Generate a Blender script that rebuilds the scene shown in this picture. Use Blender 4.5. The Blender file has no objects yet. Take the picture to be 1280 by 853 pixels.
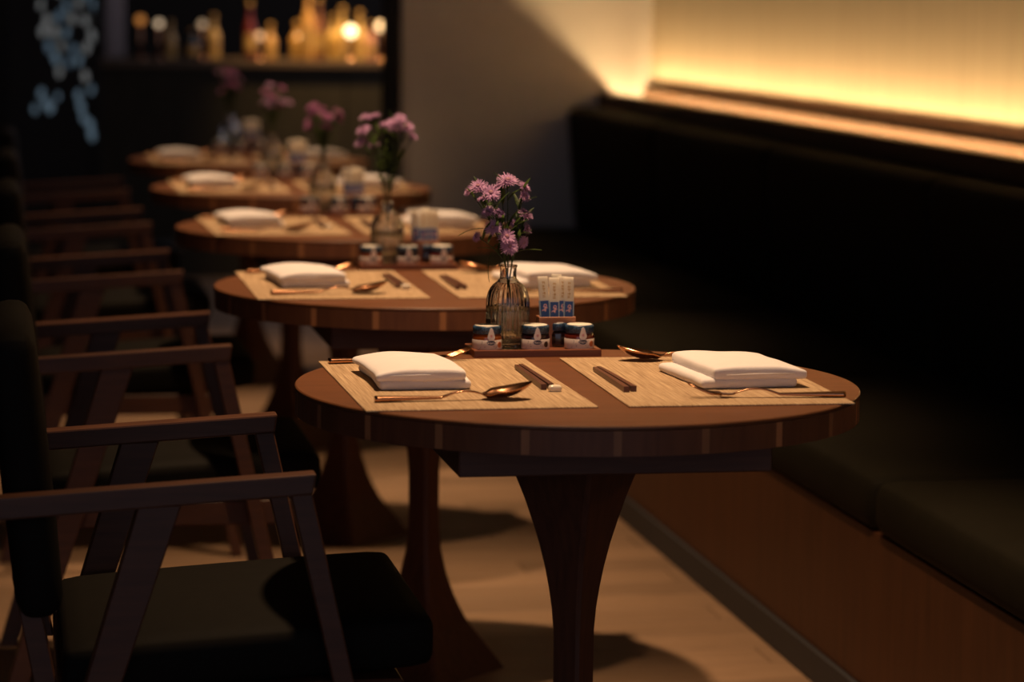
import bpy, bmesh, math, random
from mathutils import Vector, Matrix, noise
PI = math.pi
S = bpy.context.scene
COL = S.collection

# ------------------------------------------------------------------ camera
FPX, YAW, PITCH, ROLL = 3488.17, 0.1805, 0.1215, 0.0108
cam_d = bpy.data.cameras.new('camera'); cam = bpy.data.objects.new('camera', cam_d); COL.objects.link(cam)
F = Vector((math.sin(YAW)*math.cos(PITCH), math.cos(YAW)*math.cos(PITCH), -math.sin(PITCH)))
R0 = Vector((math.cos(YAW), -math.sin(YAW), 0)); U0 = R0.cross(F)
RR = R0*math.cos(ROLL) + U0*math.sin(ROLL); UU = U0*math.cos(ROLL) - R0*math.sin(ROLL)
M = Matrix((RR, UU, -F)).transposed().to_4x4(); M.translation = Vector((-0.7982, -3.8554, 1.2906))
cam.matrix_world = M
cam_d.sensor_width = 36; cam_d.lens = FPX/1280*36; cam_d.clip_start = .05; cam_d.clip_end = 60
cam_d.dof.use_dof = True; cam_d.dof.focus_distance = 4.08; cam_d.dof.aperture_fstop = 3.2
S.camera = cam

# ------------------------------------------------------------------ world, exposure, lights
w = bpy.data.worlds.new('world'); S.world = w; w.use_nodes = True
w.node_tree.nodes['Background'].inputs[0].default_value = (0.60, 0.57, 0.70, 1)
w.node_tree.nodes['Background'].inputs[1].default_value = 0.9
vs = S.view_settings
vs.view_transform = 'Standard'; vs.look = 'None'; vs.exposure = 0.0; vs.gamma = 1.0; vs.use_curve_mapping = False
SP = 1.381                                     # spacing of the tables along the bench
WARM = (1.0, 0.635, 0.355)
def spot(loc, power, angle, blend=.6, col=WARM, size=.05, aim=None):
    l = bpy.data.lights.new('downlight', 'SPOT'); o = bpy.data.objects.new('downlight', l); COL.objects.link(o)
    l.energy = power; l.color = col; l.spot_size = angle; l.spot_blend = blend; l.shadow_soft_size = size
    o.location = loc
    d = (Vector(aim) - Vector(loc)) if aim else Vector((0, 0, -1))
    o.rotation_euler = d.to_track_quat('-Z', 'Y').to_euler()
    return o
TX = [0.0, -.012, 0.0, 0.012, 0.01]
TY = [i*SP for i in range(5)]
for i in range(5):
    spot((TX[i]-.02, TY[i]+.27, 2.95), [345, 345, 295, 285, 130][i], .93, 1.0)
spot((.80, 8.3, 2.95), 640, .66, 1.0, (1, .64, .27), .05, (.74, 9.2, 1.1))      # spot added over the bar to brighten the bottles

# ------------------------------------------------------------------ materials
def new_mat(name):
    m = bpy.data.materials.new(name); m.use_nodes = True
    return m, m.node_tree.nodes, m.node_tree.links, m.node_tree.nodes['Principled BSDF']
def plain(name, col, rough=.6, metal=0, spec=.5, var=0, scale=30, bump=0, **kw):
    m, N, L, b = new_mat(name)
    b.inputs['Base Color'].default_value = (*col, 1); b.inputs['Roughness'].default_value = rough
    b.inputs['Metallic'].default_value = metal; b.inputs['Specular IOR Level'].default_value = spec
    for k, v in kw.items(): b.inputs[k.replace('_', ' ')].default_value = v
    if var or bump:
        tc = N.new('ShaderNodeTexCoord'); nz = N.new('ShaderNodeTexNoise')
        nz.inputs['Scale'].default_value = scale; nz.inputs['Detail'].default_value = 5
        L.new(tc.outputs['Object'], nz.inputs['Vector'])
        if var:
            mx = N.new('ShaderNodeMix'); mx.data_type = 'RGBA'
            mx.inputs[6].default_value = (*[c*(1-var) for c in col], 1); mx.inputs[7].default_value = (*[min(1, c*(1+var)) for c in col], 1)
            L.new(nz.outputs['Fac'], mx.inputs[0]); L.new(mx.outputs[2], b.inputs['Base Color'])
        if bump:
            bp = N.new('ShaderNodeBump'); bp.inputs['Strength'].default_value = bump; bp.inputs['Distance'].default_value = .002
            L.new(nz.outputs['Fac'], bp.inputs['Height']); L.new(bp.outputs['Normal'], b.inputs['Normal'])
    return m
def wood(name, c1, c2, axis=0, rough=.45, scale=9, stretch=14, spec=.4, per=True):
    m, N, L, b = new_mat(name)
    tc = N.new('ShaderNodeTexCoord'); mp = N.new('ShaderNodeMapping')
    sc = [stretch]*3; sc[axis] = 1
    mp.inputs['Scale'].default_value = sc
    oi = N.new('ShaderNodeObjectInfo')
    ad = N.new('ShaderNodeVectorMath'); ad.operation = 'ADD'
    cb = N.new('ShaderNodeCombineXYZ'); mu = N.new('ShaderNodeMath'); mu.operation = 'MULTIPLY'; mu.inputs[1].default_value = 37
    L.new(oi.outputs['Random'], mu.inputs[0])
    for k in range(3): L.new(mu.outputs[0], cb.inputs[k])
    L.new(tc.outputs['Object'], mp.inputs['Vector']); L.new(mp.outputs[0], ad.inputs[0]); L.new(cb.outputs[0], ad.inputs[1])
    nz = N.new('ShaderNodeTexNoise'); nz.inputs['Scale'].default_value = scale; nz.inputs['Detail'].default_value = 6; nz.inputs['Distortion'].default_value = .6
    L.new(ad.outputs[0], nz.inputs['Vector'])
    rp = N.new('ShaderNodeValToRGB'); rp.color_ramp.elements[0].position = .3; rp.color_ramp.elements[1].position = .72
    rp.color_ramp.elements[0].color = (*c1, 1); rp.color_ramp.elements[1].color = (*c2, 1)
    L.new(nz.outputs['Fac'], rp.inputs['Fac'])
    out = rp.outputs['Color']
    if per:
        hs = N.new('ShaderNodeHueSaturation'); mr = N.new('ShaderNodeMapRange')
        mr.inputs['To Min'].default_value = .78; mr.inputs['To Max'].default_value = 1.22
        L.new(oi.outputs['Random'], mr.inputs['Value']); L.new(mr.outputs[0], hs.inputs['Value']); L.new(out, hs.inputs['Color']); out = hs.outputs['Color']
    L.new(out, b.inputs['Base Color'])
    b.inputs['Roughness'].default_value = rough; b.inputs['Specular IOR Level'].default_value = spec
    bp = N.new('ShaderNodeBump'); bp.inputs['Strength'].default_value = .15; bp.inputs['Distance'].default_value = .001
    L.new(nz.outputs['Fac'], bp.inputs['Height']); L.new(bp.outputs['Normal'], b.inputs['Normal'])
    return m
def emit(name, col, st):
    m, N, L, b = new_mat(name)
    b.inputs['Base Color'].default_value = (*[c*.5 for c in col], 1)
    b.inputs['Emission Color'].default_value = (*col, 1); b.inputs['Emission Strength'].default_value = st
    return m
def weave(name):
    m, N, L, b = new_mat(name)
    tc = N.new('ShaderNodeTexCoord'); mp = N.new('ShaderNodeMapping'); mp.inputs['Scale'].default_value = (620, 9, 1)
    nz = N.new('ShaderNodeTexNoise'); nz.inputs['Scale'].default_value = 1; nz.inputs['Detail'].default_value = 3
    L.new(tc.outputs['Object'], mp.inputs['Vector']); L.new(mp.outputs[0], nz.inputs['Vector'])
    mp2 = N.new('ShaderNodeMapping'); mp2.inputs['Scale'].default_value = (90, 500, 1)
    nz2 = N.new('ShaderNodeTexNoise'); nz2.inputs['Scale'].default_value = 1; nz2.inputs['Detail'].default_value = 2
    L.new(tc.outputs['Object'], mp2.inputs['Vector']); L.new(mp2.outputs[0], nz2.inputs['Vector'])
    a = N.new('ShaderNodeMath'); a.operation = 'MULTIPLY_ADD'; a.inputs[1].default_value = .35
    L.new(nz2.outputs['Fac'], a.inputs[0]); L.new(nz.outputs['Fac'], a.inputs[2])
    rp = N.new('ShaderNodeValToRGB'); e = rp.color_ramp.elements
    e[0].position = .5; e[0].color = (.245, .152, .080, 1); e[1].position = .85; e[1].color = (.53, .38, .232, 1)
    L.new(a.outputs[0], rp.inputs['Fac']); L.new(rp.outputs['Color'], b.inputs['Base Color'])
    b.inputs['Roughness'].default_value = .75; b.inputs['Specular IOR Level'].default_value = .25
    bp = N.new('ShaderNodeBump'); bp.inputs['Strength'].default_value = .5; bp.inputs['Distance'].default_value = .001
    L.new(a.outputs[0], bp.inputs['Height']); L.new(bp.outputs['Normal'], b.inputs['Normal'])
    return m
def wallpaper(name, c1, c2):
    m, N, L, b = new_mat(name)
    tc = N.new('ShaderNodeTexCoord'); mp = N.new('ShaderNodeMapping'); mp.inputs['Scale'].default_value = (60, 60, 2)
    nz = N.new('ShaderNodeTexNoise'); nz.inputs['Scale'].default_value = 1; nz.inputs['Detail'].default_value = 4
    L.new(tc.outputs['Object'], mp.inputs['Vector']); L.new(mp.outputs[0], nz.inputs['Vector'])
    rp = N.new('ShaderNodeValToRGB'); e = rp.color_ramp.elements
    e[0].position = .35; e[0].color = (*c1, 1); e[1].position = .65; e[1].color = (*c2, 1)
    L.new(nz.outputs['Fac'], rp.inputs['Fac']); L.new(rp.outputs['Color'], b.inputs['Base Color'])
    b.inputs['Roughness'].default_value = .85; b.inputs['Specular IOR Level'].default_value = .1
    return m
def glass(name, col=(1, 1, 1), ior=1.45, rough=0):
    m, N, L, b = new_mat(name)
    b.inputs['Base Color'].default_value = (*col, 1); b.inputs['Transmission Weight'].default_value = 1
    b.inputs['IOR'].default_value = ior; b.inputs['Roughness'].default_value = rough
    return m
MT = dict(
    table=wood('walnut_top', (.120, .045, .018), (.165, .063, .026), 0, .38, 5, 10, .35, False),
    stave=wood('walnut_stave', (.115, .042, .020), (.165, .062, .028), 2, .5, 8, 8, .25),
    stave_l=wood('pale_stave', (.30, .125, .05), (.37, .155, .065), 2, .5, 8, 8, .3),
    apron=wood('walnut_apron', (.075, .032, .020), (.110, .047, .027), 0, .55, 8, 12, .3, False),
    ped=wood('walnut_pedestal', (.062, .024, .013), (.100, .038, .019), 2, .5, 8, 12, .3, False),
    chair=wood('chair_wood', (.060, .025, .014), (.090, .036, .019), 0, .45, 8, 12, .3, False),
    seat=plain('black_leather', (.0065, .0055, .0042), .75, 0, .08, .2, 40, .1),
    bench=plain('banquette_leather', (.0145, .0122, .0072), .75, 0, .08, .2, 25, .1),
    panel=wood('banquette_panel', (.060, .021, .008), (.090, .032, .012), 2, .5, 4, 8, .25, False),
    kick=plain('grey_kickboard', (.036, .034, .036), .6, 0, .3, .1, 20),
    ledge=wood('ledge_wood', (.050, .022, .012), (.075, .033, .018), 1, .5, 6, 12, .25, False),
    pale_ledge=wood('ledge_back_strip', (.080, .037, .015), (.105, .050, .021), 1, .5, 6, 12, .3, False),
    plank=wood('oak_plank', (.205, .128, .075), (.27, .170, .102), 0, .5, 5, 16, .3),
    subfloor=plain('floor_joint', (.12, .075, .045), .9, 0, .1),
    paper=wallpaper('cream_wallpaper', (.66, .57, .42), (.72, .63, .47)),
    greywall=plain('grey_plaster', (.60, .57, .53), .9, 0, .1, .05, 12),
    dark=plain('dark_wall', (.012, .010, .008), .8, 0, .1),
    ceil=plain('dark_ceiling', (.05, .042, .035), .9, 0, .1),
    black=plain('black_frame', (.006, .005, .004), .5, 0, .2),
    barfront=wood('bar_panel', (.020, .016, .010), (.028, .022, .014), 2, .8, 4, 8, .1),
    bartop=plain('bar_top_wood', (.075, .048, .028), .5, 0, .25),
    mat=weave('woven_mat'),
    cloth=plain('white_cloth', (.74, .70, .70), .95, 0, .05, .04, 60, .25, Sheen_Weight=.2),
    copper=plain('copper_metal', (.44, .22, .12), .22, 1.0),
    chop=wood('chopstick_wood', (.085, .030, .018), (.13, .048, .027), 1, .4, 20, 10, .4),
    pearl=plain('white_porcelain', (.78, .70, .58), .15, 0, .6),
    tray=wood('tray_wood', (.135, .043, .019), (.20, .066, .028), 0, .35, 10, 10, .45, False),
    box=wood('holder_wood', (.25, .085, .032), (.33, .115, .045), 0, .35, 10, 8, .45, False),
    glass=glass('clear_glass', (1, 1, 1), 1.45, .04), water=glass('vase_water', (.90, .93, .80), 1.33),
    jam=[plain('orange_jam', (.19, .045, .008), .15, 0, .6), plain('berry_jam', (.020, .006, .008), .15, 0, .6),
         plain('red_jam', (.10, .014, .008), .15, 0, .6), plain('dark_jam', (.012, .005, .005), .15, 0, .6)],
    label=plain('jar_label', (.62, .55, .52), .6, 0, .3), lidtop=plain('lid_top', (.78, .72, .62), .35, 0, .5),
    navy=plain('navy_print', (.012, .022, .075), .4, 0, .4), orange=plain('orange_print', (.50, .15, .05), .5),
    white=plain('white_print', (.80, .76, .74), .5), pinkp=plain('pink_print', (.62, .36, .40), .5),
    blue=plain('sachet_blue', (.022, .070, .24), .35, 0, .5), pblue=plain('sachet_pale_blue', (.30, .46, .62), .4, 0, .5),
    sachet=plain('sachet_paper', (.93, .88, .80), .4, 0, .5),
    gold=plain('gold_print', (.55, .33, .10), .4, .3),
    petal=plain('aster_petal', (.52, .31, .52), .7, 0, .15, .3, 160),
    petal2=plain('aster_petal_dark', (.33, .12, .27), .7, 0, .15, .35, 160),
    disc=plain('aster_disc', (.30, .16, .20), .8, 0, .1),
    stem=plain('aster_stem', (.035, .055, .018), .6, 0, .2, .2, 60), leaf=plain('aster_leaf', (.030, .050, .014), .55, 0, .25, .3, 60),
)
def gingham():
    m, N, L, b = new_mat('gingham_lid')
    tc = N.new('ShaderNodeTexCoord'); ck = N.new('ShaderNodeTexVoronoi'); ck.inputs['Scale'].default_value = 420
    L.new(tc.outputs['Object'], ck.inputs['Vector'])
    rp = N.new('ShaderNodeValToRGB'); e = rp.color_ramp.elements
    e[0].position = .35; e[0].color = (.005, .012, .032, 1); e[1].position = .65; e[1].color = (.035, .085, .16, 1)
    L.new(ck.outputs['Distance'], rp.inputs['Fac']); L.new(rp.outputs['Color'], b.inputs['Base Color'])
    b.inputs['Roughness'].default_value = .35; return m
MT['lid'] = gingham()
def translucent(m, col, fac):                        # thin paper and petals let light through
    N, L = m.node_tree.nodes, m.node_tree.links; b = N['Principled BSDF']; o = N['Material Output']
    t = N.new('ShaderNodeBsdfTranslucent'); t.inputs[0].default_value = (*col, 1)
    x = N.new('ShaderNodeMixShader'); x.inputs[0].default_value = fac
    L.new(b.outputs[0], x.inputs[1]); L.new(t.outputs[0], x.inputs[2]); L.new(x.outputs[0], o.inputs[0])
translucent(MT['petal'], (.55, .34, .55), .4); translucent(MT['petal2'], (.42, .14, .32), .4)
translucent(MT['sachet'], (.97, .93, .85), .65); translucent(MT['leaf'], (.10, .16, .04), .3)
translucent(MT['pblue'], (.5, .65, .8), .4); translucent(MT['blue'], (.04, .14, .5), .35); translucent(MT['gold'], (.6, .4, .1), .3)

# ------------------------------------------------------------------ mesh helpers
def mesh(name, verts, faces, mat, smooth=False):
    me = bpy.data.meshes.new(name); me.from_pydata([tuple(v) for v in verts], [], faces)
    me.validate(); me.materials.append(mat)
    if smooth: me.polygons.foreach_set('use_smooth', [True]*len(me.polygons))
    me.update(); return me
def obj(name, me, parent=None, loc=(0, 0, 0), rot=(0, 0, 0), scale=(1, 1, 1)):
    o = bpy.data.objects.new(name, me); COL.objects.link(o); o.parent = parent
    o.location = loc; o.rotation_euler = rot; o.scale = scale; return o
def tag(o, label, cat, group=None, kind=None):
    o['label'] = label; o['category'] = cat
    if group: o['group'] = group
    if kind: o['kind'] = kind
    return o
def thing(name, label, cat, loc=(0, 0, 0), rotz=0, group=None):
    return tag(obj(name, None, None, loc, (0, 0, rotz)), label, cat, group)
def struct(name, me, parent=None):
    o = obj(name, me, parent)
    if parent is None: o['kind'] = 'structure'
    return o
class MB:
    def __init__(s): s.v = []; s.f = []
    def add(s, v, f):
        n = len(s.v); s.v += [Vector(p) for p in v]; s.f += [tuple(i+n for i in q) for q in f]; return s
    def box(s, x0, x1, y0, y1, z0, z1):
        return s.add([(x, y, z) for z in (z0, z1) for y in (y0, y1) for x in (x0, x1)],
                     [(0, 2, 3, 1), (4, 5, 7, 6), (0, 1, 5, 4), (2, 6, 7, 3), (0, 4, 6, 2), (1, 3, 7, 5)])
    def prism(s, pts, y0, y1):                      # polygon in XZ extruded along Y
        n = len(pts)
        v = [(x, y0, z) for x, z in pts] + [(x, y1, z) for x, z in pts]
        return s.add(v, [tuple(range(n)), tuple(range(2*n-1, n-1, -1))] + [(i, n+i, n+(i+1) % n, (i+1) % n) for i in range(n)])
    def lathe(s, prof, n=32, rib=None, cap=True):
        rows = []
        for (r, z) in prof:
            row = []
            for k in range(n):
                a = 2*PI*k/n; rr = r + (rib(a, z, r) if rib else 0)
                row.append((rr*math.cos(a), rr*math.sin(a), z))
            rows += row
        f = []
        for j in range(len(prof)-1):
            for k in range(n):
                f.append((j*n+k, j*n+(k+1) % n, (j+1)*n+(k+1) % n, (j+1)*n+k))
        if cap:
            f.append(tuple(range(n-1, -1, -1))); f.append(tuple((len(prof)-1)*n+k for k in range(n)))
        return s.add(rows, f)
    def tube(s, pts, rad, n=6):
        pts = [Vector(p) for p in pts]; m = len(pts)
        if not hasattr(rad, '__len__'): rad = [rad]*m
        rows = []
        for i, p in enumerate(pts):
            t = (pts[min(i+1, m-1)]-pts[max(i-1, 0)]).normalized()
            a = t.orthogonal().normalized() if i == 0 else (a - t*a.dot(t)).normalized()
            b = t.cross(a)
            rows += [p + (a*math.cos(2*PI*k/n) + b*math.sin(2*PI*k/n))*rad[i] for k in range(n)]
        f = [(i*n+k, i*n+(k+1) % n, (i+1)*n+(k+1) % n, (i+1)*n+k) for i in range(m-1) for k in range(n)]
        f += [tuple(range(n-1, -1, -1)), tuple((m-1)*n+k for k in range(n))]
        return s.add(rows, f)
    def mesh(s, name, mat, smooth=False): return mesh(name, s.v, s.f, mat, smooth)
def bevel_mesh(me, wdt, seg=2, ang=.6):
    bm = bmesh.new(); bm.from_mesh(me)
    es = [e for e in bm.edges if len(e.link_faces) == 2 and e.calc_face_angle(0) > ang]
    bmesh.ops.bevel(bm, geom=es, offset=wdt, segments=seg, affect='EDGES', profile=.6)
    bmesh.ops.recalc_face_normals(bm, faces=bm.faces); bm.to_mesh(me); bm.free(); me.update(); return me
def box_mesh(name, x0, x1, y0, y1, z0, z1, mat, bev=0, seg=2):
    me = MB().box(x0, x1, y0, y1, z0, z1).mesh(name, mat)
    return bevel_mesh(me, bev, seg) if bev else me
def soft_slab(name, sx, sy, sz, r, mat, n=(14, 14, 5), bulge=0, wob=0, seed=0, fn=None):
    """rounded slab centred on the origin in x,y with its base at z=0"""
    nx, ny, nz = n; idx = {}; V = []; Fc = []
    h = Vector((sx/2, sy/2, sz/2)); inn = Vector((max(h.x-r, 0), max(h.y-r, 0), max(h.z-r, 0)))
    def warp(t, half):                              # put more grid lines near the rounded edges
        return half*math.sin(t*PI/2)**1 if True else t*half
    def vid(i, j, k):
        key = (i, j, k)
        if key not in idx:
            p = Vector((warp(2*i/nx-1, h.x), warp(2*j/ny-1, h.y), warp(2*k/nz-1, h.z)))
            c = Vector([max(-inn[a], min(inn[a], p[a])) for a in range(3)])
            d = p-c
            if d.length > 1e-9: p = c + d.normalized()*r
            u, v_ = p.x/h.x, p.y/h.y
            if bulge:
                g = max(0, (1-u**4))*max(0, (1-v_**4)); p.z += math.copysign(1, p.z)*bulge*g*abs(p.z/h.z)
            if wob:
                q = Vector((p.x*22+seed*7.3, p.y*22, p.z*22)); p += noise.noise_vector(q)*wob
            p.z += h.z
            if fn: p = fn(p)
            idx[key] = len(V); V.append(p)
        return idx[key]
    def face(a, b, c, d): Fc.append((vid(*a), vid(*b), vid(*c), vid(*d)))
    for i in range(nx):
        for j in range(ny):
            face((i, j, 0), (i, j+1, 0), (i+1, j+1, 0), (i+1, j, 0)); face((i, j, nz), (i+1, j, nz), (i+1, j+1, nz), (i, j+1, nz))
    for i in range(nx):
        for k in range(nz):
            face((i, 0, k), (i+1, 0, k), (i+1, 0, k+1), (i, 0, k+1)); face((i, ny, k), (i, ny, k+1), (i+1, ny, k+1), (i+1, ny, k))
    for j in range(ny):
        for k in range(nz):
            face((0, j, k), (0, j, k+1), (0, j+1, k+1), (0, j+1, k)); face((nx, j, k), (nx, j+1, k), (nx, j+1, k+1), (nx, j, k+1))
    return mesh(name, V, Fc, mat, True)

# ------------------------------------------------------------------ the room
XW, YE = 1.575, 6.32                               # bench wall, end wall
floor = struct('floor', box_mesh('floor', -4, XW+.1, -6, 12.2, -.06, -.002, MT['subfloor']))
rnd = random.Random(4)
plank_me = box_mesh('plank', 0, .958, 0, .128, -.010, 0, MT['plank'], .0012, 1)
y = -.6; row = 0
while y < 8.9:
    for k in range(3):
        x0 = -2.2 + k*.96 - (row % 3)*.32
        xa, xb = max(x0, -2.2), min(x0+.958, .7125)
        if xb - xa > .05:
            obj('plank', plank_me, floor, (xa, y, 0), (0, 0, 0), ((xb-xa)/.958, 1, 1))
    xa = -2.2 + 3*.96 - (row % 3)*.32
    obj('plank', plank_me, floor, (xa, y, 0), (0, 0, 0), ((.7125-xa)/.958, 1, 1))
    y += .13; row += 1
struct('ceiling', box_mesh('ceiling', -4, XW+.1, -6, 12.2, 3.0, 3.05, MT['ceil']))
struct('wall_right', box_mesh('wall_right', XW, XW+.1, -6, YE, 0, 3.0, MT['paper']))
struct('wall_end', box_mesh('wall_end', .625, XW+.1, YE, YE+.12, 0, 3.0, MT['greywall']))
struct('wall_left', box_mesh('wall_left', -4.1, -4, -6, 12.2, 0, 3.0, MT['dark']))
struct('wall_far', box_mesh('wall_far', -4, XW+.1, 12.1, 12.2, 0, 3.0, MT['dark']))
struct('trim_1', box_mesh('trim_1', .582, .632, YE-.03, YE+.15, 0, 3.0, MT['black'], .004))   # dark post closing the end wall
struct('trim_2', box_mesh('trim_2', XW-.032, XW-.0005, -1.5, YE-.001, .885, .966, MT['pale_ledge'], .001, 1))   # wooden rail above the light trough

# ------------------------------------------------------------------ banquette
bq = thing('banquette', 'long black leather banquette with wooden base along the glowing cream wall', 'bench', (.71, 2.4, 0))
def bl(name, me): return obj(name, me, bq, (-.71, -2.4, 0))
bl('kick_board', box_mesh('kick_board', .712, .73, -1.3, YE-.002, 0, .062, MT['kick']))
bl('base_panel', box_mesh('base_panel', .722, .86, -1.3, YE-.002, .062, .356, MT['panel'], .003))
bl('back_panel', box_mesh('back_panel', 1.41, 1.44, -1.3, YE-.002, 0, .90, MT['ledge']))
bl('back_ledge', box_mesh('back_ledge', 1.372, 1.432, -1.3, YE-.002, .90, .956, MT['ledge'], .004))
bl('light_trough', box_mesh('light_trough', 1.44, XW-.0325, -1.3, YE-.002, .872, .884, MT['ledge']))
bl('led_strip', box_mesh('led_strip', 1.488, 1.500, -1.25, YE-.02, .8845, .900, emit('warm_led', (1, .64, .29), 100)))
seams = [YE-.003, 4.91, 3.555, 2.19, .835, -.52]
for k in range(5):
    ya, yb = seams[k+1]+.003, seams[k]-.003
    sc = soft_slab('seat_cushion', .69, yb-ya, .098, .028, MT['bench'], (12, 26, 6), .008)
    obj('seat_cushion', sc, bq, (.71-.71+.345, (ya+yb)/2-2.4, .356))
    def lean(p):
        return Vector((p.x, p.y, p.z))
    bc = soft_slab('back_cushion', .47, yb-ya, .115, .035, MT['bench'], (14, 26, 6), .016)
    obj('back_cushion', bc, bq, (1.385-.71, (ya+yb)/2-2.4, .675), (0, -PI/2-.085, 0))

# ------------------------------------------------------------------ tables
ORD = ['nearest', 'second', 'third', 'fourth', 'farthest']
def on_table(i): return ['on the nearest table', 'on the second table', 'on the third table', 'on the fourth table', 'on the farthest table'][i]
RT = .40
top_me = MB().lathe([(.3985, .7435), (.4005, .7455), (.4005, .7485), (.399, .75)], 160).mesh('tabletop', MT['table'])
core_me = MB().lathe([(.389, .712), (.389, .7436)], 96).mesh('top_core', MT['apron'])
def arc_me(name, a0, a1, r0, r1, z0, z1, mat, n):
    m = MB()
    for k in range(n):
        A, B = a0+(a1-a0)*k/n, a0+(a1-a0)*(k+1)/n
        P = [(r*math.cos(t), r*math.sin(t), z) for z in (z0, z1) for r in (r0, r1) for t in (A, B)]
        f = [(0, 2, 3, 1), (4, 5, 7, 6), (2, 6, 7, 3), (0, 1, 5, 4)]
        if k == 0: f.append((0, 4, 6, 2))
        if k == n-1: f.append((1, 3, 7, 5))
        m.add(P, f)
    return m.mesh(name, mat)
NS = 21; DA = 2*PI/NS
st_w = arc_me('edge_stave', .030, DA, .389, .400, .710, .7433, MT['stave'], 8)
st_n = arc_me('edge_inlay', .001, .029, .389, .3996, .7104, .7433, MT['stave_l'], 2)
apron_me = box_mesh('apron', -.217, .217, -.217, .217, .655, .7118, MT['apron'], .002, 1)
PROF = [(0, .165), (.006, .160), (.03, .142), (.059, .119), (.093, .092), (.122, .076), (.151, .0625), (.192, .0485), (.237, .038), (.28, .0335), (.315, .032),
        (.392, .0325), (.425, .0355), (.455, .0405), (.485, .0465), (.52, .0555), (.553, .066), (.585, .077), (.615, .0893), (.64, .101), (.655, .108)]
def ped_mesh():
    m = MB(); v = []; f = []; c = .12
    for z, r in PROF:
        for k in range(4):
            a = k*PI/2; d = Vector((math.cos(a), math.sin(a), 0)); e = Vector((-math.sin(a), math.cos(a), 0)); ch = min(.004, r*.1)
            v += [d*(r-ch) - e*ch + Vector((0, 0, z)), d*(r-ch) + e*ch + Vector((0, 0, z))]
    n = 8
    for j in range(len(PROF)-1):
        for k in range(n): f.append((j*n+k, j*n+(k+1) % n, (j+1)*n+(k+1) % n, (j+1)*n+k))
    f.append(tuple(range(n-1, -1, -1))); f.append(tuple((len(PROF)-1)*n+k for k in range(n)))
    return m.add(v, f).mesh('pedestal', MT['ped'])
ped_me = ped_mesh()
TLAB = ['round walnut pedestal table nearest the camera, in sharp focus',
        'round walnut pedestal table second from the camera', 'round walnut pedestal table third from the camera',
        'round walnut pedestal table fourth from the camera', 'round walnut pedestal table farthest back, before the bar']
for i in range(5):
    t = thing('round_table', TLAB[i], 'table', (TX[i], TY[i], 0), 0, 'round tables along the banquette')
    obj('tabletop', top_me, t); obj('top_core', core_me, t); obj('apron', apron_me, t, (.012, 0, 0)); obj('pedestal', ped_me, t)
    for k in range(NS):
        obj('edge_stave', st_w, t, (0, 0, 0), (0, 0, k*DA+.14)); obj('edge_inlay', st_n, t, (0, 0, 0), (0, 0, k*DA+.14))

# ------------------------------------------------------------------ chairs
def chair_meshes():
    d = {}
    d['arm'] = bevel_mesh(MB().prism([(-.402, .640), (-.398, .668), (-.88, .640), (-.88, .610)], -.018, .018).mesh('armrest', MT['chair']), .003, 2)
    d['front_leg'] = bevel_mesh(MB().prism([(-.432, .640), (-.403, .641), (-.262, 0), (-.288, 0)], -.015, .015).mesh('leg', MT['chair']), .002, 1)
    d['rear_leg'] = bevel_mesh(MB().prism([(-.632, .628), (-.575, .630), (-.785, 0), (-.82, 0)], -.015, .015).mesh('leg', MT['chair']), .002, 1)
    d['seat'] = soft_slab('seat', .50, .485, .072, .022, MT['seat'], (12, 12, 6), .008, 0, 0, lambda p: Vector((p.x, p.y, p.z + p.x*.06)))
    d['rail'] = box_mesh('seat_frame', -.735, -.275, -.245, .245, .332, .378, MT['chair'], .003, 1)
    d['back'] = soft_slab('backrest', .385, .47, .060, .026, MT['seat'], (12, 12, 6), .004)
    d['post'] = bevel_mesh(MB().prism([(-.765, .36), (-.735, .36), (-.765, .52), (-.795, .52)], -.016, .016).mesh('back_post', MT['chair']), .002, 1)
    d['bar'] = box_mesh('back_rail', -.878, -.850, -.245, .245, .612, .640, MT['chair'], .003, 1)
    return d
CH = chair_meshes()
CLAB = ['dark wooden armchair with black leather seat, nearest the camera at lower left',
        'dark wooden armchair second from the camera, at the second table', 'dark wooden armchair third from the camera, at the third table',
        'dark wooden armchair fourth from the camera, at the fourth table', 'dark wooden armchair farthest back, at the farthest table']
for i in range(5):
    c = thing('armchair', CLAB[i], 'chair', (-.55, TY[i]+.045, 0), 0, 'armchairs facing the banquette')
    def cp(name, me, loc=(0, 0, 0), rot=(0, 0, 0)): return obj(name, me, c, (loc[0]+.55, loc[1], loc[2]), rot)
    for s in (-1, 1):
        cp('armrest', CH['arm'], (0, s*.268, 0)); cp('leg', CH['front_leg'], (0, s*.267, 0)); cp('leg', CH['rear_leg'], (0, s*.267, 0))
        cp('back_post', CH['post'], (0, s*.17, 0))
    cp('seat_frame', CH['rail']); cp('seat', CH['seat'], (-.480, 0, .376)); cp('back_rail', CH['bar'])
    cp('backrest', CH['back'], (-.746, 0, .662), (0, -PI/2-.10, 0))

# ------------------------------------------------------------------ table setting: meshes
ZT = .75
mat_me = bevel_mesh(MB().box(-.157, .157, -.255, .255, 0, .0022).mesh('placemat', MT['mat']), .0006, 1)
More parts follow.
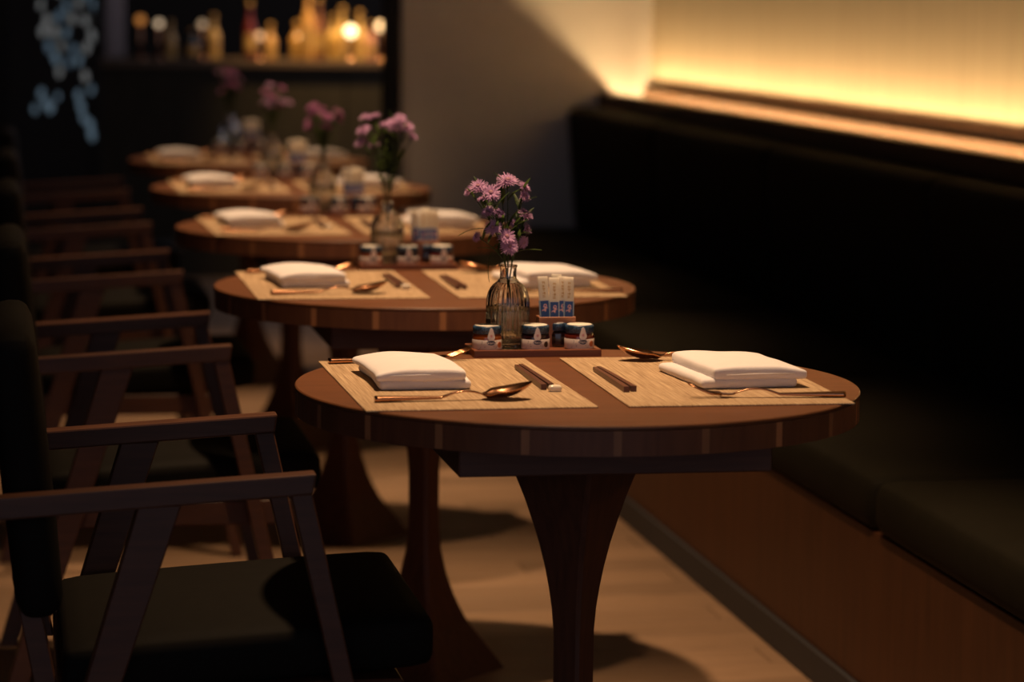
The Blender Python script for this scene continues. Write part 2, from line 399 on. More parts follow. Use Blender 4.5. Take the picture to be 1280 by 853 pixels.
# folded napkins: lower and upper fold
def nap(name, sx, sy, sz, seed, droop):
    def fn(p):
        u = p.x/(sx/2); v = p.y/(sy/2)
        p = Vector(p)
        p.z *= 1 - .16*max(0, v)**2 + .07*math.sin(2.6*u+seed)*(.5+.5*v)
        if droop and u*droop < 0: p.z -= .0075*(abs(u)**2.5)*(p.z/sz)
        if droop and u*droop > 0: p.z -= .0030*(abs(u)**3)*(p.z/sz)
        p.x += .003*math.sin(v*2.2+seed); p.y += .0015*math.sin(u*2+seed*2)
        return p
    return soft_slab(name, sx, sy, sz, min(.0062, sz*.46), MT['cloth'], (22, 26, 8), .0015, .0013, seed, fn)
napL = (nap('lower_fold', .130, .215, .0135, 1, 0), nap('upper_fold', .126, .215, .0175, 2, 1))
napR = (nap('lower_fold', .142, .205, .0140, 3, 0), nap('upper_fold', .138, .205, .0195, 4, -1))
def crease_me():
    m = MB(); m.tube([(0, 0, 0), (.05, -.0006, .0008), (.1, 0, 0)], [.0006, .0012, .0006], 5); return m.mesh('hem', MT['cloth'], True)
hem_me = crease_me()
# cutlery along +X, handle end at 0, resting on z=0
def cutlery(kind):
    m = MB(); L = .218
    def zc(t):                                       # centre line height along t in 0..1
        return .0045 + .008*max(0, math.sin((t-.42)/.30*PI))*(.42 < t < .72) + (.011*((t-.74)/.26)**1.6 if t > .74 else 0)
    def hw(t):                                       # half width
        if t < .62: return .0072 - .0042*(t/.62)
        if t < .68: return .003
        if kind == 'spoon':
            u = (t-.68)/.32; return .003*(1-u) + .0225*math.sin(PI*min(1, u**.85))**.62 if u < 1 else .001
        u = (t-.68)/.10; return .003 + .0085*min(1, u)
    ts = [k/60 for k in range(61)]; ts_body = [t for t in ts if kind == 'spoon' or t <= .80]
    for sgn in (1,):
        rows = []
        nn = 9
        for t in ts_body:
            for layer in (1, -1):
                for q in range(nn):
                    s = q/(nn-1)*2-1; yv = s*hw(t)
                    dish = 0
                    if kind == 'spoon' and t > .68:
                        u = (t-.68)/.32; dish = .0105*(1-s*s)*math.sin(PI*u)**.7
                    z = zc(t) + (.008*min(1, max(0, (t-.68)/.08)) if kind == 'spoon' else 0) - dish + layer*(.0011 if t > .66 else .0015+.0028*max(0, 1-t/.5))*(1-.45*s*s)
                    rows.append((t*L, yv, z))
        w2 = nn*2; f = []
        for j in range(len(ts_body)-1):
            for q in range(nn-1):
                a = j*w2+q; b = (j+1)*w2+q
                f.append((a, b, b+1, a+1)); f.append((a+nn, a+nn+1, b+nn+1, b+nn))
            a, b = j*w2, (j+1)*w2
            f.append((a, a+nn, b+nn, b)); f.append((a+nn-1, b+nn-1, b+w2-1, a+w2-1))
        f.append(tuple(list(range(nn)) + list(range(w2-1, nn-1, -1))))
        e = (len(ts_body)-1)*w2
        f.append(tuple([e+k for k in range(nn-1, -1, -1)] + [e+k for k in range(nn, w2)]))
        m.add(rows, f)
    tines = None
    if kind == 'fork':
        tines = []
        for k in range(4):
            yv = (-1.5+k)*.0062
            tines.append(MB().tube([(.79*L, yv, zc(.79)), (.86*L, yv, zc(.86)-.001), (.93*L, yv, zc(.93)+.001), (L, yv*.96, zc(1.0)+.003)], [.0021, .0019, .0016, .0006], 6).mesh('tine', MT['copper'], True))
    me = m.mesh(kind, MT['copper'], True)
    bm = bmesh.new(); bm.from_mesh(me); bmesh.ops.recalc_face_normals(bm, faces=bm.faces); bm.to_mesh(me); bm.free()
    return me, tines
spoon_me, _ = cutlery('spoon'); fork_me, tine_me = cutlery('fork')
def chop_mesh():
    v = []; 
    for (yy, h) in ((0, .0040), (.10, .0036), (.222, .0027), (.225, .0022)):
        v += [(-h, yy, .0042-h), (h, yy, .0042-h), (h, yy, .0042+h), (-h, yy, .0042+h)]
    f = [(j*4+k, j*4+(k+1) % 4, (j+1)*4+(k+1) % 4, (j+1)*4+k) for j in range(3) for k in range(4)] + [(3, 2, 1, 0), (12, 13, 14, 15)]
    me = MB().add(v, f).mesh('chopstick', MT['chop'])
    bm = bmesh.new(); bm.from_mesh(me); bmesh.ops.recalc_face_normals(bm, faces=bm.faces); bm.to_mesh(me); bm.free(); return me
chop_me = chop_mesh()
rest_me = soft_slab('chopstick_rest', .019, .012, .0085, .004, MT['pearl'], (8, 8, 6), .001)
# tray with a low rim
tray_floor = box_mesh('tray_floor', -.098, .098, -.042, .042, 0, .0085, MT['tray'], .001, 1)
tray_long = box_mesh('rim', -.099, .099, -.0035, .0035, 0, .0112, MT['tray'], .0012, 2)
tray_short = box_mesh('rim', -.0035, .0035, -.039, .039, 0, .0112, MT['tray'], .0012, 2)
# jam jar
jar_body = [MB().lathe([(.0195, 0), (.0222, .0015), (.0228, .006), (.0228, .020), (.0215, .0245), (.0200, .026), (.0200, .028)], 40).mesh('body', j, True) for j in MT['jam']]
jar_lid = MB().lathe([(.0212, .0255), (.0222, .027), (.0222, .0355), (.0215, .0372), (.0195, .0378)], 40).mesh('lid', MT['lid'], True)
jar_top = MB().lathe([(.0002, .0376), (.0196, .0379), (.0190, .0384), (.0002, .0386)], 40, None, False).mesh('lid_top', MT['lidtop'], True)
def wrap(name, pts, r, mat, thick=.0003):            # flat outline (arc length, z) wrapped on the jar, facing -Y
    def W(u, z, rr): a = -PI/2 + u/r; return Vector((rr*math.cos(a), rr*math.sin(a), z))
    n = len(pts); cu = sum(p[0] for p in pts)/n; cz = sum(p[1] for p in pts)/n
    v = [W(cu, cz, r+thick)] + [W(u, z, r+thick) for u, z in pts] + [W(u, z, r-.001) for u, z in pts]
    f = [(0, 1+i, 1+(i+1) % n) for i in range(n)] + [(1+i, 1+n+i, 1+n+(i+1) % n, 1+(i+1) % n) for i in range(n)]
    return mesh(name, v, f, mat)
def ell(cu, cz, a, b, n=20): return [(cu+a*math.cos(2*PI*k/n), cz+b*math.sin(2*PI*k/n)) for k in range(n)]
jar_label = MB().lathe([(.0229, .002), (.02315, .0025), (.02315, .0165), (.0229, .017)], 40, None, False).mesh('label_band', MT['label'], True)
seal_pts = [(0, .036), (.0022, .034), (.0038, .029), (.0055, .024), (.0058, .0205), (.004, .0175), (0, .0165), (-.004, .0175), (-.0058, .0205), (-.0055, .024), (-.0038, .029), (-.0022, .034)]
jar_seal = wrap('seal', seal_pts, .0236, MT['white'])
jar_oval = wrap('logo_oval', ell(0, .0128, .0068, .0036), .0237, MT['navy'], .0003)
jar_oval_rim = wrap('logo_rim', ell(0, .0128, .0075, .0043), .02345, MT['white'], .0003)
jar_fruit = [wrap('fruit_print', ell(.0155, .0095, .0042, .0046, 12), .0234, mm) for mm in (MT['orange'], MT['jam'][1], MT['orange'], MT['jam'][2])]
jar_flower = wrap('seal_print', ell(0, .0235, .0019, .0024, 8), .0239, MT['pinkp'])
dots = MB()
rd = random.Random(3)
for k in range(26):
    u = rd.uniform(-.021, .021); z = rd.uniform(.004, .0158)
    if abs(u) < .0085 and .008 < z < .018: continue
    if .010 < u < .021 and z < .0145: continue
    r = .0235; s = rd.uniform(.0004, .0008)
    a = -PI/2+u/r; c = Vector((r*math.cos(a), r*math.sin(a), z)); t = Vector((-math.sin(a), math.cos(a), 0))
    dots.add([c-t*s, c+Vector((0, 0, -s)), c+t*s, c+Vector((0, 0, s))], [(0, 1, 2, 3)])
jar_dots = dots.mesh('label_speckle', MT['navy'])
def text_me(txt, size, mat, ext=.0001):
    cu = bpy.data.curves.new('txt', 'FONT'); cu.body = txt; cu.size = size; cu.align_x = 'CENTER'; cu.align_y = 'CENTER'; cu.extrude = ext
    o = bpy.data.objects.new('txt', cu); COL.objects.link(o)
    dg = bpy.context.evaluated_depsgraph_get(); me = bpy.data.meshes.new_from_object(o.evaluated_get(dg))
    bpy.data.objects.remove(o); me.materials.clear(); me.materials.append(mat); return me
hero_me = text_me('Hero', .0056, MT['white'])
# vase
VH = .132
vprof = [(.0265, 0), (.0300, .002), (.0318, .006), (.0325, .012), (.0330, .03), (.0332, .060), (.0330, .072), (.0322, .080), (.0302, .0885), (.0270, .0955), (.0232, .1008), (.0185, .1048), (.0160, .1062),
         (.0158, .1085), (.0136, .1098), (.0128, .112), (.0126, .120), (.0130, .1275), (.0142, .1300), (.0142, .1318)]
def vrib(a, z, r): return .00075*math.cos(26*a)*min(1, max(0, (z-.008)/.006))*min(1, max(0, (.103-z)/.01))
iprof = [(r-(.0026 if z > .004 else .0026), max(z, .0055)) for r, z in vprof if z >= .006]
def vase_mesh():
    n = 156; m = MB()
    m.lathe(vprof, n, vrib, False); k0 = len(m.v)
    inner = [(.0006, .0058)] + [(r-.0017, z+.0004) for r, z in vprof[3:]]
    inner[-1] = (.0126, .1318)
    m.lathe(inner[::-1], n, None, False)
    base = len(vprof)*0
    f = list(m.f)
    f.append(tuple(range(n-1, -1, -1)))
    top = (len(vprof)-1)*n
    for k in range(n): f.append((top+k, top+(k+1) % n, k0+(k+1) % n, k0+k))
    last = k0+(len(inner)-1)*n
    f.append(tuple(last+k for k in range(n)))
    m.f = f
    return m.mesh('glass_body', MT['glass'], True)
vase_me = vase_mesh()
water_me = MB().lathe([(.0006, .0055), (.0295, .0100), (.0310, .0128), (.0315, .03), (.0318, .058), (.0318, .066)], 64).mesh('water', MT['water'], True)
# sachet holder and sachets
holder = [box_mesh('side', -.029, .029, -.0015, .0015, 0, .047, MT['box'], .0006, 1), box_mesh('side', -.0015, .0015, -.012, .012, 0, .047, MT['box'], .0006, 1),
          box_mesh('bottom', -.0275, .0275, -.012, .012, 0, .003, MT['box'])]
def sachet_parts():
    d = []
    d.append(('paper', soft_slab('paper', .0158, .105, .0032, .0012, MT['sachet'], (6, 12, 3), .0008, .0006, 3)))
    return d
sach_paper = sachet_parts()[0][1]
sach_blue = box_mesh('blue_panel', -.0064, .0064, -.0525, .0150, .0033, .0046, MT['blue'])
sach_edge = box_mesh('pale_edge', -.0082, .0082, -.0525, .0155, .0006, .0032, MT['pblue'])
lg = MB()
def ring(cx, cy, r, w_=.0007, a0=0, a1=2*PI, n=14):
    v = []; f = []
    for k in range(n+1):
        a = a0+(a1-a0)*k/n
        v += [(cx+(r-w_)*math.cos(a), cy+(r-w_)*math.sin(a), 0), (cx+(r+w_)*math.cos(a), cy+(r+w_)*math.sin(a), 0)]
    lg.add(v, [(2*k, 2*k+1, 2*k+3, 2*k+2) for k in range(n)])
ring(.0008, .0075, .0021, .00055); ring(-.0008, .0032, .0027, .00055, -2.2, 2.2); ring(.0022, .0020, .0026, .00055, .6, 4.6); ring(-.002, -.001, .0024, .00055, -.4, 3)
sach_logo = lg.mesh('logo', MT['pinkp'])
gs = MB()
rg = random.Random(9)
for k in range(5):                                   # column of small printed glyph strokes
    zz = .022 + k*.0052
    for q in range(4):
        a = rg.uniform(-.002, .002); b = rg.uniform(-.0018, .0018)
        if q % 2: gs.add([(-.0024, zz+b, 0), (.0024, zz+b, 0), (.0024, zz+b+.0006, 0), (-.0024, zz+b+.0006, 0)], [(0, 1, 2, 3)])
        else: gs.add([(a, zz-.002, 0), (a+.0006, zz-.002, 0), (a+.0006, zz+.002, 0), (a, zz+.002, 0)], [(0, 1, 2, 3)])
sach_gold = gs.mesh('gold_print', MT['gold'])
# aster blooms
def bloom_mesh(mat, seed, R=.0135):
    rr = random.Random(seed); m = MB()
    for ring_, (n, tilt, ln) in enumerate(((30, .10, 1.0), (28, .36, .95), (22, .70, .78), (12, 1.10, .5))):
        for k in range(n):
            a = 2*PI*(k+rr.uniform(-.3, .3))/n + ring_*.3; t = tilt + rr.uniform(-.16, .16); l = R*ln*rr.uniform(.85, 1.1); wd = R*.062*rr.uniform(.8, 1.25)
            d = Vector((math.cos(a)*math.cos(t), math.sin(a)*math.cos(t), math.sin(t))); s = Vector((-math.sin(a), math.cos(a), 0)); up = s.cross(d)*-1
            b0 = d*(R*.12) + Vector((0, 0, ring_*.0006)); b1 = d*(l*.6) + up*(-R*.03); b2 = d*l + Vector((0, 0, -R*.16*rr.random()))
            m.add([b0-s*wd*.5, b0+s*wd*.5, b1+s*wd, b1-s*wd, b2+s*wd*.35, b2-s*wd*.35], [(0, 1, 2, 3), (3, 2, 4, 5)])
    m.lathe([(.0008, -.006), (.0030, -.0045), (.0036, -.001), (.0028, .0006)], 8)
    return m.mesh('bloom', mat)
BL = [bloom_mesh(MT['petal'], 1), bloom_mesh(MT['petal'], 2), bloom_mesh(MT['petal2'], 3)]
disc_me = MB().lathe([(.0034, .0010), (.0032, .0034), (.0018, .0046), (.0004, .005)], 10).mesh('bloom_centre', MT['disc'], True)
sepal_me = MB().lathe([(.0010, -.0075), (.0034, -.0055), (.0046, -.0015), (.0050, .0012), (.0030, .0014)], 10).mesh('sepal', MT['stem'], True)
def leaf_mesh():
    m = MB(); n = 8; v = []; f = []
    for k in range(n+1):
        t = k/n; wv = .0042*math.sin(PI*min(1, t*.96+.02))**.8; z = -.016*t*t
        v += [(t*.045, -wv, z+.001), (t*.045, 0, z), (t*.045, wv, z+.001)]
    for k in range(n):
        for q in range(2): f.append((k*3+q, (k+1)*3+q, (k+1)*3+q+1, k*3+q+1))
    return m.add(v, f).mesh('leaf', MT['leaf'], True)
leaf_me = leaf_mesh()
def spray(name, label, base, foot, neck, heads, leaves, kinds, group):
    """one cut stem in the vase: foot and neck relative to base, heads = list of (x,y,z,size)"""
    t = thing(name, label, 'flower', base, 0, group)
    m = MB(); foot = Vector(foot); neck = Vector(neck)
    m.tube([foot, (foot+neck)/2 + Vector((.001, 0, 0)), neck], [.0012, .0012, .0012], 6)
    for q, h in enumerate(heads):
        H = Vector(h[:3]); c1 = neck + Vector((0, 0, .35*(H.z-neck.z))) + (H-neck)*.12
        pts = []
        for k in range(7):
            u = k/6; pts.append(neck*(1-u)**2 + c1*2*u*(1-u) + H*u*u)
        m.tube(pts, [.0011-.0004*k/6 for k in range(7)], 5)
        for u, sd in ((.45, 1), (.62, -1), (.78, 1), (.90, -1)):
            k = int(u*6); P = pts[k].lerp(pts[k+1], u*6-k); az = math.atan2(H.y-neck.y, H.x-neck.x) + sd*1.1 + q
            obj('leaf', leaf_me, t, P, (0, -.75-.25*((q+k) % 3), az), (.55+.12*((q+k) % 3),)*3)
        d = (H - Vector((neck.x, neck.y, H.z)))
        ax = (Vector((d.x*14, d.y*14 - .42, .85))).normalized() if len(h) < 5 else Vector(h[4]).normalized()
        s = h[3]
        obj('sepal', sepal_me, t, H, ax.to_track_quat('Z', 'Y').to_euler(), (s, s, s)); b = obj('bloom', BL[kinds[q % len(kinds)]], t, H + ax*.002, ax.to_track_quat('Z', 'Y').to_euler(), (s, s, s))
        obj('bloom_centre', disc_me, b)
    obj('stem', m.mesh('stem', MT['stem'], True), t)
    for (p, rz, ry, sc_) in leaves: obj('leaf', leaf_me, t, p, (0, ry, rz), (sc_,)*3)
    return t

# ------------------------------------------------------------------ table setting: placement
JOFF = [(0, 0), (.012, 0), (.025, .0), (.015, 0), (.0, 0)]
GL = lambda s: s
sides = ('chair side', 'bench side')
for i in range(5):
    cx, cy = TX[i], TY[i]; T = on_table(i); r5 = random.Random(50+i); jit = (lambda a: 0) if i == 0 else (lambda a: r5.uniform(-a, a))
    zm = ZT + .0022
    for s, px in ((0, -.180), (1, .182)):
        tag(obj('placemat', mat_me, None, (cx+px+jit(.006), cy+.012+jit(.008), ZT), (0, 0, .012*(1-2*s)+jit(.02))),
            'straw coloured woven placemat %s, %s' % (T, sides[s]), 'placemat', 'woven placemats')
    for s in (0, 1):
        pr = napL if s == 0 else napR
        x0, y0 = (-.234, .046) if s == 0 else (.234, .010)
        n_ = thing('folded_napkin', 'folded white cloth napkin %s, %s' % (T, sides[s]), 'napkin', (cx+x0+jit(.008), cy+y0+jit(.012), zm), [.03, .05][s]+jit(.05), 'folded white napkins')
        lo = obj('lower_fold', pr[0], n_, (.007 if s == 0 else -.012, 0, 0)); up = obj('upper_fold', pr[1], n_, (-.002 if s == 0 else .003, -.002, .0125))
        obj('hem', hem_me, up, (-.045 if s == 0 else -.05, -.108, .0085), (0, 0, .0), (1, 1, 1))
    # cutlery
    tag(obj('spoon', spoon_me, None, (cx-.312+jit(.006), cy-.170+jit(.01), zm), (0, 0, .06)), 'copper spoon in front of the napkin %s, chair side' % T, 'spoon', 'copper spoons')
    f_ = tag(obj('fork', fork_me, None, (cx-.328+jit(.006), cy+.232+jit(.01), zm), (0, 0, .12)), 'copper fork behind the napkin %s, chair side' % T, 'fork', 'copper forks')
    for q in tine_me: obj('tine', q, f_)
    f_ = tag(obj('fork', fork_me, None, (cx+.338+jit(.006), cy-.190+jit(.01), zm), (0, 0, PI-.10)), 'copper fork in front of the napkin %s, bench side' % T, 'fork', 'copper forks')
    for q in tine_me: obj('tine', q, f_)
    tag(obj('spoon', spoon_me, None, (cx+.326+jit(.006), cy+.222+jit(.01), zm), (0, 0, PI-.02)), 'copper spoon behind the napkin %s, bench side' % T, 'spoon', 'copper spoons')
    for s, px in ((0, -.057), (1, .053)):
        for q in (0, 1):
            tag(obj('chopstick', chop_me, None, (cx+px+(q-.5)*.0115+jit(.003), cy-.076-.036*s+.006*q, zm), (0, 0, (-.008, .010)[q])),
                'dark wooden chopstick %s, %s, %s of its pair' % (T, sides[s], ('left one', 'right one')[q]), 'chopstick', 'dark wooden chopsticks')
    tag(obj('chopstick_rest', rest_me, None, (cx-.050, cy-.092, zm)), 'small white porcelain chopstick rest %s' % T, 'chopstick rest', 'porcelain chopstick rests')
    # condiment tray
    ox = cx+JOFF[i][0]; oy = cy+.341
    tr = thing('condiment_tray', 'shallow reddish wooden tray with jam jars %s' % T, 'tray', (ox, oy, ZT), 0, 'condiment trays')
    obj('tray_floor', tray_floor, tr)
    obj('rim', tray_long, tr, (0, -.0425, 0)); obj('rim', tray_long, tr, (0, .0425, 0))
    obj('rim', tray_short, tr, (-.0955, 0, 0)); obj('rim', tray_short, tr, (.0955, 0, 0))
    zf = ZT+.0085
    jl = ['leftmost of the front row', 'middle of the front row', 'rightmost of the front row', 'behind the others']
    jd = ['orange', 'dark berry', 'red', 'dark']
    for q, (jx, jy) in enumerate(((-.0735, -.0135), (.0005, -.0135), (.0705, -.0135), (.0445, .0275))):
        j = thing('jam_jar', 'tiny %s jam jar %s, %s' % (jd[q], T, jl[q]), 'jar', (ox+jx, oy+jy-(.0 if q < 3 else .002), zf), [.10, 0, .05, .4][q], 'mini jam jars')
        obj('body', jar_body[q], j); ld = obj('lid', jar_lid, j); obj('lid_top', jar_top, ld)
        if q == 3: continue
        lb = obj('label_band', jar_label, j)
        obj('logo_rim', jar_oval_rim, lb); obj('logo_oval', jar_oval, lb); obj('fruit_print', jar_fruit[q], lb); obj('label_speckle', jar_dots, lb)
        obj('logo_text', hero_me, lb, (0, -.0241, .0128), (PI/2, 0, 0))
        se = obj('seal', jar_seal, j); obj('seal_print', jar_flower, se)
    # sachets in their holder, behind the dark jar
    hx, hy = ox+.040, oy+.0170+.004
    h_ = thing('sachet_holder', 'small open wooden sachet holder %s' % T, 'holder', (hx, hy, zf), 0, 'wooden sachet holders')
    hy2 = .0
    obj('side', holder[0], h_, (0, -.0125, 0)); obj('side', holder[0], h_, (0, .0125, 0)); obj('side', holder[1], h_, (-.0275, 0, 0)); obj('side', holder[1], h_, (.0275, 0, 0)); obj('bottom', holder[2], h_)
    names = ['leftmost sachet', 'second sachet from the left', 'third sachet from the left', 'fourth sachet from the left', 'rearmost sachet']
    for q, (sx, sy, rz, tl) in enumerate(((-.0185, -.0045, .06, .05), (-.0035, -.0060, .0, .00), (.0095, -.0040, -.03, -.02), (.0190, -.0070, .0, -.01), (.0010, .0040, .1, -.03))):
        t = thing('sachet', 'white and blue paper sachet %s, %s' % (T, names[q]), 'sachet', (hx+sx, hy+sy+.0035, zf+.0545+(.0015, -.0005, .0012, .0005, .004)[q]), 0, 'sugar sachets')
        t.rotation_euler = (PI/2-.075+.01*(q-2), 0, rz); t.rotation_euler.rotate_axis('Z', tl)
        obj('paper', sach_paper, t); e_ = obj('pale_edge', sach_edge, t); b_ = obj('blue_panel', sach_blue, e_); obj('logo', sach_logo, b_, (0, 0, .00475)); obj('gold_print', sach_gold, t, (0, 0, .0050))
    # vase and flowers
    vx, vy = ox-.0385, oy+.0035+.002
    v = thing('glass_vase', 'ribbed clear glass bottle vase with water %s' % T, 'vase', (vx, vy, zf), 0, 'ribbed glass vases')
    obj('glass_body', vase_me, v, (0, 0, 0), (0, 0, 0), (1, 1, .975)); obj('water', water_me, v)
    def hp(x, z, dy, s, *ax): return (x-(-.0395), dy, z-zf+0, s, *ax)
    if i == 0:
        A = [hp(-.088, 1.006, -.008, 1.12, (-.35, -.55, .75)), hp(-.071, .997, -.018, 1.25, (-.1, -.75, .62)), hp(-.099, .999, .008, .8, (-.85, -.2, .3)), hp(-.087, .930, -.004, .75, (-.9, -.4, .3)), hp(-.078, .985, .012, .9, (-.4, .2, .8))]
        B = [hp(-.043, 1.014, -.004, 1.35, (.0, -.45, .85)), hp(-.052, 1.004, .012, 1.0, (-.2, .3, .9)), hp(-.066, .944, -.016, 1.1, (-.35, -.7, .5)), hp(-.047, .931, -.022, 1.15, (.1, -.85, .5)), hp(-.043, .917, -.022, 1.2, (.1, -.9, .35)), hp(-.073, .968, -.010, .9, (-.5, -.5, .6)), hp(-.058, .965, -.012, .85, (.1, -.5, .7))]
        Cc = [hp(-.018, 1.005, -.002, .95, (.5, -.35, .7)), hp(-.0185, .993, -.006, .9, (.6, -.6, .3)), hp(-.016, .963, -.008, 1.05, (.35, -.4, .75)), hp(-.0135, .942, .0, .8, (.8, -.5, .2)), hp(-.020, .923, -.010, .85, (.5, -.7, -.1)), hp(-.030, .948, .006, .8, (.1, -.6, .6))]
        kk = [0, 1]; sets = (A, B, Cc)
    else:
        kk = [[0, 1], [0, 1], [2], [2, 0], [2, 0]][i]; rz = r5.uniform(0, 6.28); hgt = [0, .05, .015, .02, .02][i]
        sets = []
        for q in range(3):
            aa = rz + q*2.1; hs = []
            for k in range(5):
                a = aa + r5.uniform(-.8, .8); rad = r5.uniform(.012, .055); zz = r5.uniform(.185, .255) + hgt
                if i == 1: a = [PI*.85, PI*.5, -.2][q] + r5.uniform(-.7, .7)
                hs.append((rad*math.cos(a), rad*math.sin(a)*.7, zz, r5.uniform(.9, 1.3)))
            sets.append(hs)
    for q, hs in enumerate(sets):
        nk = ((-.005, -.003, .128), (0, .003, .130), (.005, -.002, .128))[q]; ft = ((.014, .004, .012), (-.006, -.012, .012), (-.012, .010, .012))[q]
        lv = [((nk[0], nk[1], .145), 2.6-q*1.5, -.5, 1.0), ((nk[0], nk[1], .165), 4.2+q*1.3, -.7, .9), ((nk[0], nk[1], .18), 1+q*2.2, -.9, .8), ((nk[0], nk[1], .155), 5.2-q*2, -1.0, .7)]
        if i == 0 and q == 0: lv += [((-.026, -.006, .150), 2.9, 1.15, 1.0), ((-.04, -.004, .185), 3.1, -.05, .85)]
        spray('aster_spray', 'purple aster spray in the vase %s, %s' % (T, ('left stem', 'middle stem', 'right stem')[q]), (vx, vy, zf), ft, nk, hs, lv, kk, 'purple asters in vases')

# ------------------------------------------------------------------ bar in the background
bar = thing('bar_counter', 'dark wooden bar counter across the back of the room', 'counter', (.3, 9.0, 0))
obj('counter_top', box_mesh('counter_top', -.75, 1.25, -.03, .60, .975, 1.005, MT['bartop'], .004), bar)
for k in range(5):
    obj('front_panel', box_mesh('front_panel', -.70+k*.385, -.32+k*.385, 0, .04, .01, .974, MT['barfront'], .003), bar)
BZ = 1.005
def bottle(px, h, r, col, lab, y=9.2, rough=.25, group='bottles on the bar'):
    x = .00368*px - .83 + (y-9.1)*.11
    m_ = plain('bottle_glass', col, rough, 0, .6)
    t = thing('bottle', lab, 'bottle', (x, y, BZ), 0, group)
    obj('body', MB().lathe([(r*.9, 0), (r, .006), (r, h*.55), (r*.8, h*.63), (r*.42, h*.70), (r*.36, h*.92), (r*.42, h*.93), (r*.42, h)], 20).mesh('body', m_, True), t)
    obj('label_band', MB().lathe([(r*1.01, h*.15), (r*1.01, h*.45)], 20, None, False).mesh('label_band', MT['gold'], True), t)
    obj('cap', MB().lathe([(r*.46, h*.94), (r*.46, h*1.03), (r*.3, h*1.04)], 14).mesh('cap', MT['gold'], True), t)
def lamp(px, pz, r, col, st, lab, y=9.15):
    x = .00368*px - .83 + (y-9.1)*.11
    t = thing('bar_light', lab, 'lamp', (x, y, BZ), 0, 'small glowing lamps and added highlight bulbs on the bar')
    obj('base', MB().lathe([(.028, 0), (.028, .006), (.010, .012), (.008, .018)], 20).mesh('base', MT['copper'], True), t)
    obj('stem', MB().lathe([(.006, .016), (.006, pz-BZ-r*.8)], 12).mesh('stem', MT['copper'], True), t)
    prof = [(r*max(.02, math.sin(PI*k/12)), -r*math.cos(PI*k/12)) for k in range(13)]
    obj('bulb', MB().lathe(prof, 20).mesh('bulb', emit('bulb_glow', col, st), True), t, (0, 0, pz-BZ))
lamp(176, 1.183, .020, (1, .38, .08), .45, 'small amber lamp at the left end of the bar')
lamp(199, 1.168, .016, (1, .72, .45), .85, 'small white glowing bulb added for a highlight, second from the left on the bar')  # this bulb and the next two are added for highlights among the bottles
lamp(253, 1.166, .016, (1, .68, .40), .55, 'small glowing bulb added for a highlight, third from the left on the bar')
lamp(325, 1.113, .017, (1, .62, .34), .75, 'small low glowing bulb added for a highlight near the middle of the bar')
lamp(440, 1.140, .026, (1, .78, .42), 4.0, 'brightest round glowing lamp on the bar, right end')
lamp(479, 1.165, .022, (1, .66, .32), 3.0, 'glowing lamp beside the dark post, at the far right of the bar')
G1, G2, G3 = (.55, .34, .10), (.42, .22, .06), (.20, .08, .03)
bl_ = [(212, .17, .024, G1, 'yellow bottle beside the added second bar bulb'), (266, .20, .028, G1, 'yellow bottle beside the added third bar bulb'), (238, .13, .03, (.01, .02, .04), 'short dark blue bottle between two added bar bulbs'),
       (312, .26, .026, (.10, .012, .006), 'tall dark red bottle left of the low added bar bulb'), (338, .16, .026, G2, 'amber bottle right of the low added bar bulb'),
       (372, .17, .034, G2, 'squat amber bottle in the middle bottle group'), (386, .33, .028, G2, 'tall amber bottle in the middle bottle group'), (400, .28, .024, G3, 'brown bottle at the right of the middle bottle group'),
       (418, .20, .028, G1, 'golden bottle left of the brightest bar lamp'), (430, .24, .026, G1, 'golden bottle just behind the brightest bar lamp'), (452, .22, .028, G1, 'golden bottle right of the brightest bar lamp'), (466, .17, .024, (.45, .20, .12), 'rosy bottle right of the golden bottles')]
for k, a in enumerate(bl_): bottle(*a, y=9.24+.04*(k % 3))
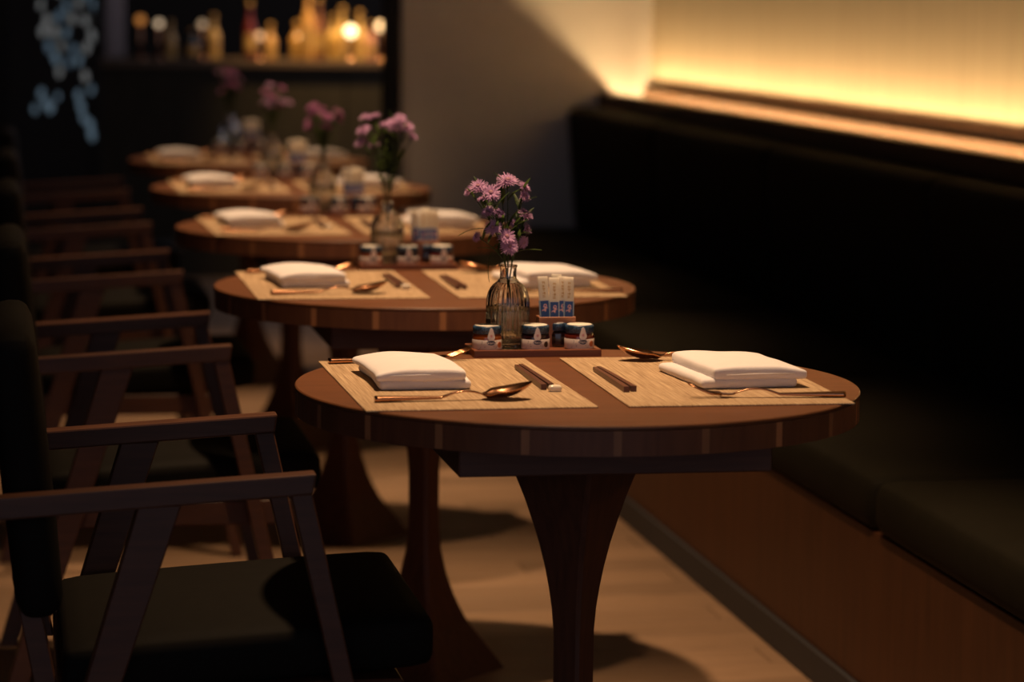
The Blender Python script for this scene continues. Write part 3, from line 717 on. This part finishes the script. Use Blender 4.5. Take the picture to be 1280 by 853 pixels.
# panel of glowing leaf shapes made up for a bluish reflection; pale pillar
scr = thing('reflection_panel', 'dark panel with added leaf shapes glowing pale blue in place of reflections, far left', 'screen', (-.56, 8.6, 0))
obj('backing', box_mesh('backing', -.20, .17, 0, .03, .02, 1.9, MT['black'], .004), scr)
for xx in (-.21, .17): obj('reflection_panel_post', box_mesh('reflection_panel_post', xx-.012, xx+.012, -.012, .042, 0, 1.92, MT['black'], .003), scr)
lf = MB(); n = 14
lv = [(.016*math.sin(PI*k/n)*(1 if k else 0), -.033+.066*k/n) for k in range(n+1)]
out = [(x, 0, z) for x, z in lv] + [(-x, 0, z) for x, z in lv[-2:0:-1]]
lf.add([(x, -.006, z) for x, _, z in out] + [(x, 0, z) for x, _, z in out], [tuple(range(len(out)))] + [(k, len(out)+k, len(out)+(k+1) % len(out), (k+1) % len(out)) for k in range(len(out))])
LM = [emit('reflection_glow_grey', (.70, .74, .72), .13), emit('reflection_glow_blue', (.45, .68, .85), .13), emit('reflection_glow_pale', (.40, .62, .80), .10)]  # reflected light painted as a faint glow of the leaf shapes
lme = [lf.mesh('reflection_leaf', m_) for m_ in LM]
rl = random.Random(12)
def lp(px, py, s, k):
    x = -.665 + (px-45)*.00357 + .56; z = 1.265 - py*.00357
    obj('reflection_leaf', lme[k], scr, (x, -.001, z), (0, rl.uniform(-.25, .25), 0), (s, 1, s))
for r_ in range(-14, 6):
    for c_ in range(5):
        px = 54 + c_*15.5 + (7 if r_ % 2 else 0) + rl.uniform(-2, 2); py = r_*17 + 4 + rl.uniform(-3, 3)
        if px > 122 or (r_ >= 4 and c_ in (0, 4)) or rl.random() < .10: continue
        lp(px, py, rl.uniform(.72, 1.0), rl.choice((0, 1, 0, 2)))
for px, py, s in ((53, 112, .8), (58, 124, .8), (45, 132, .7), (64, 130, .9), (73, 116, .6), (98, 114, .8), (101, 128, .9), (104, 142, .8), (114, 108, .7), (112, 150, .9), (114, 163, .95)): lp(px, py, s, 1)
pil = thing('pillar', 'pale grey pillar behind the bar, right of the leaf reflection panel', 'pillar', (-.27, 9.72, 0))
obj('shaft', box_mesh('shaft', -.045, .045, 0, .09, .08, 2.99, plain('pale_pillar', (.30, .26, .26), .8), .006), pil)
obj('plinth', box_mesh('plinth', -.06, .06, -.015, .105, 0, .08, MT['dark'], .004), pil)
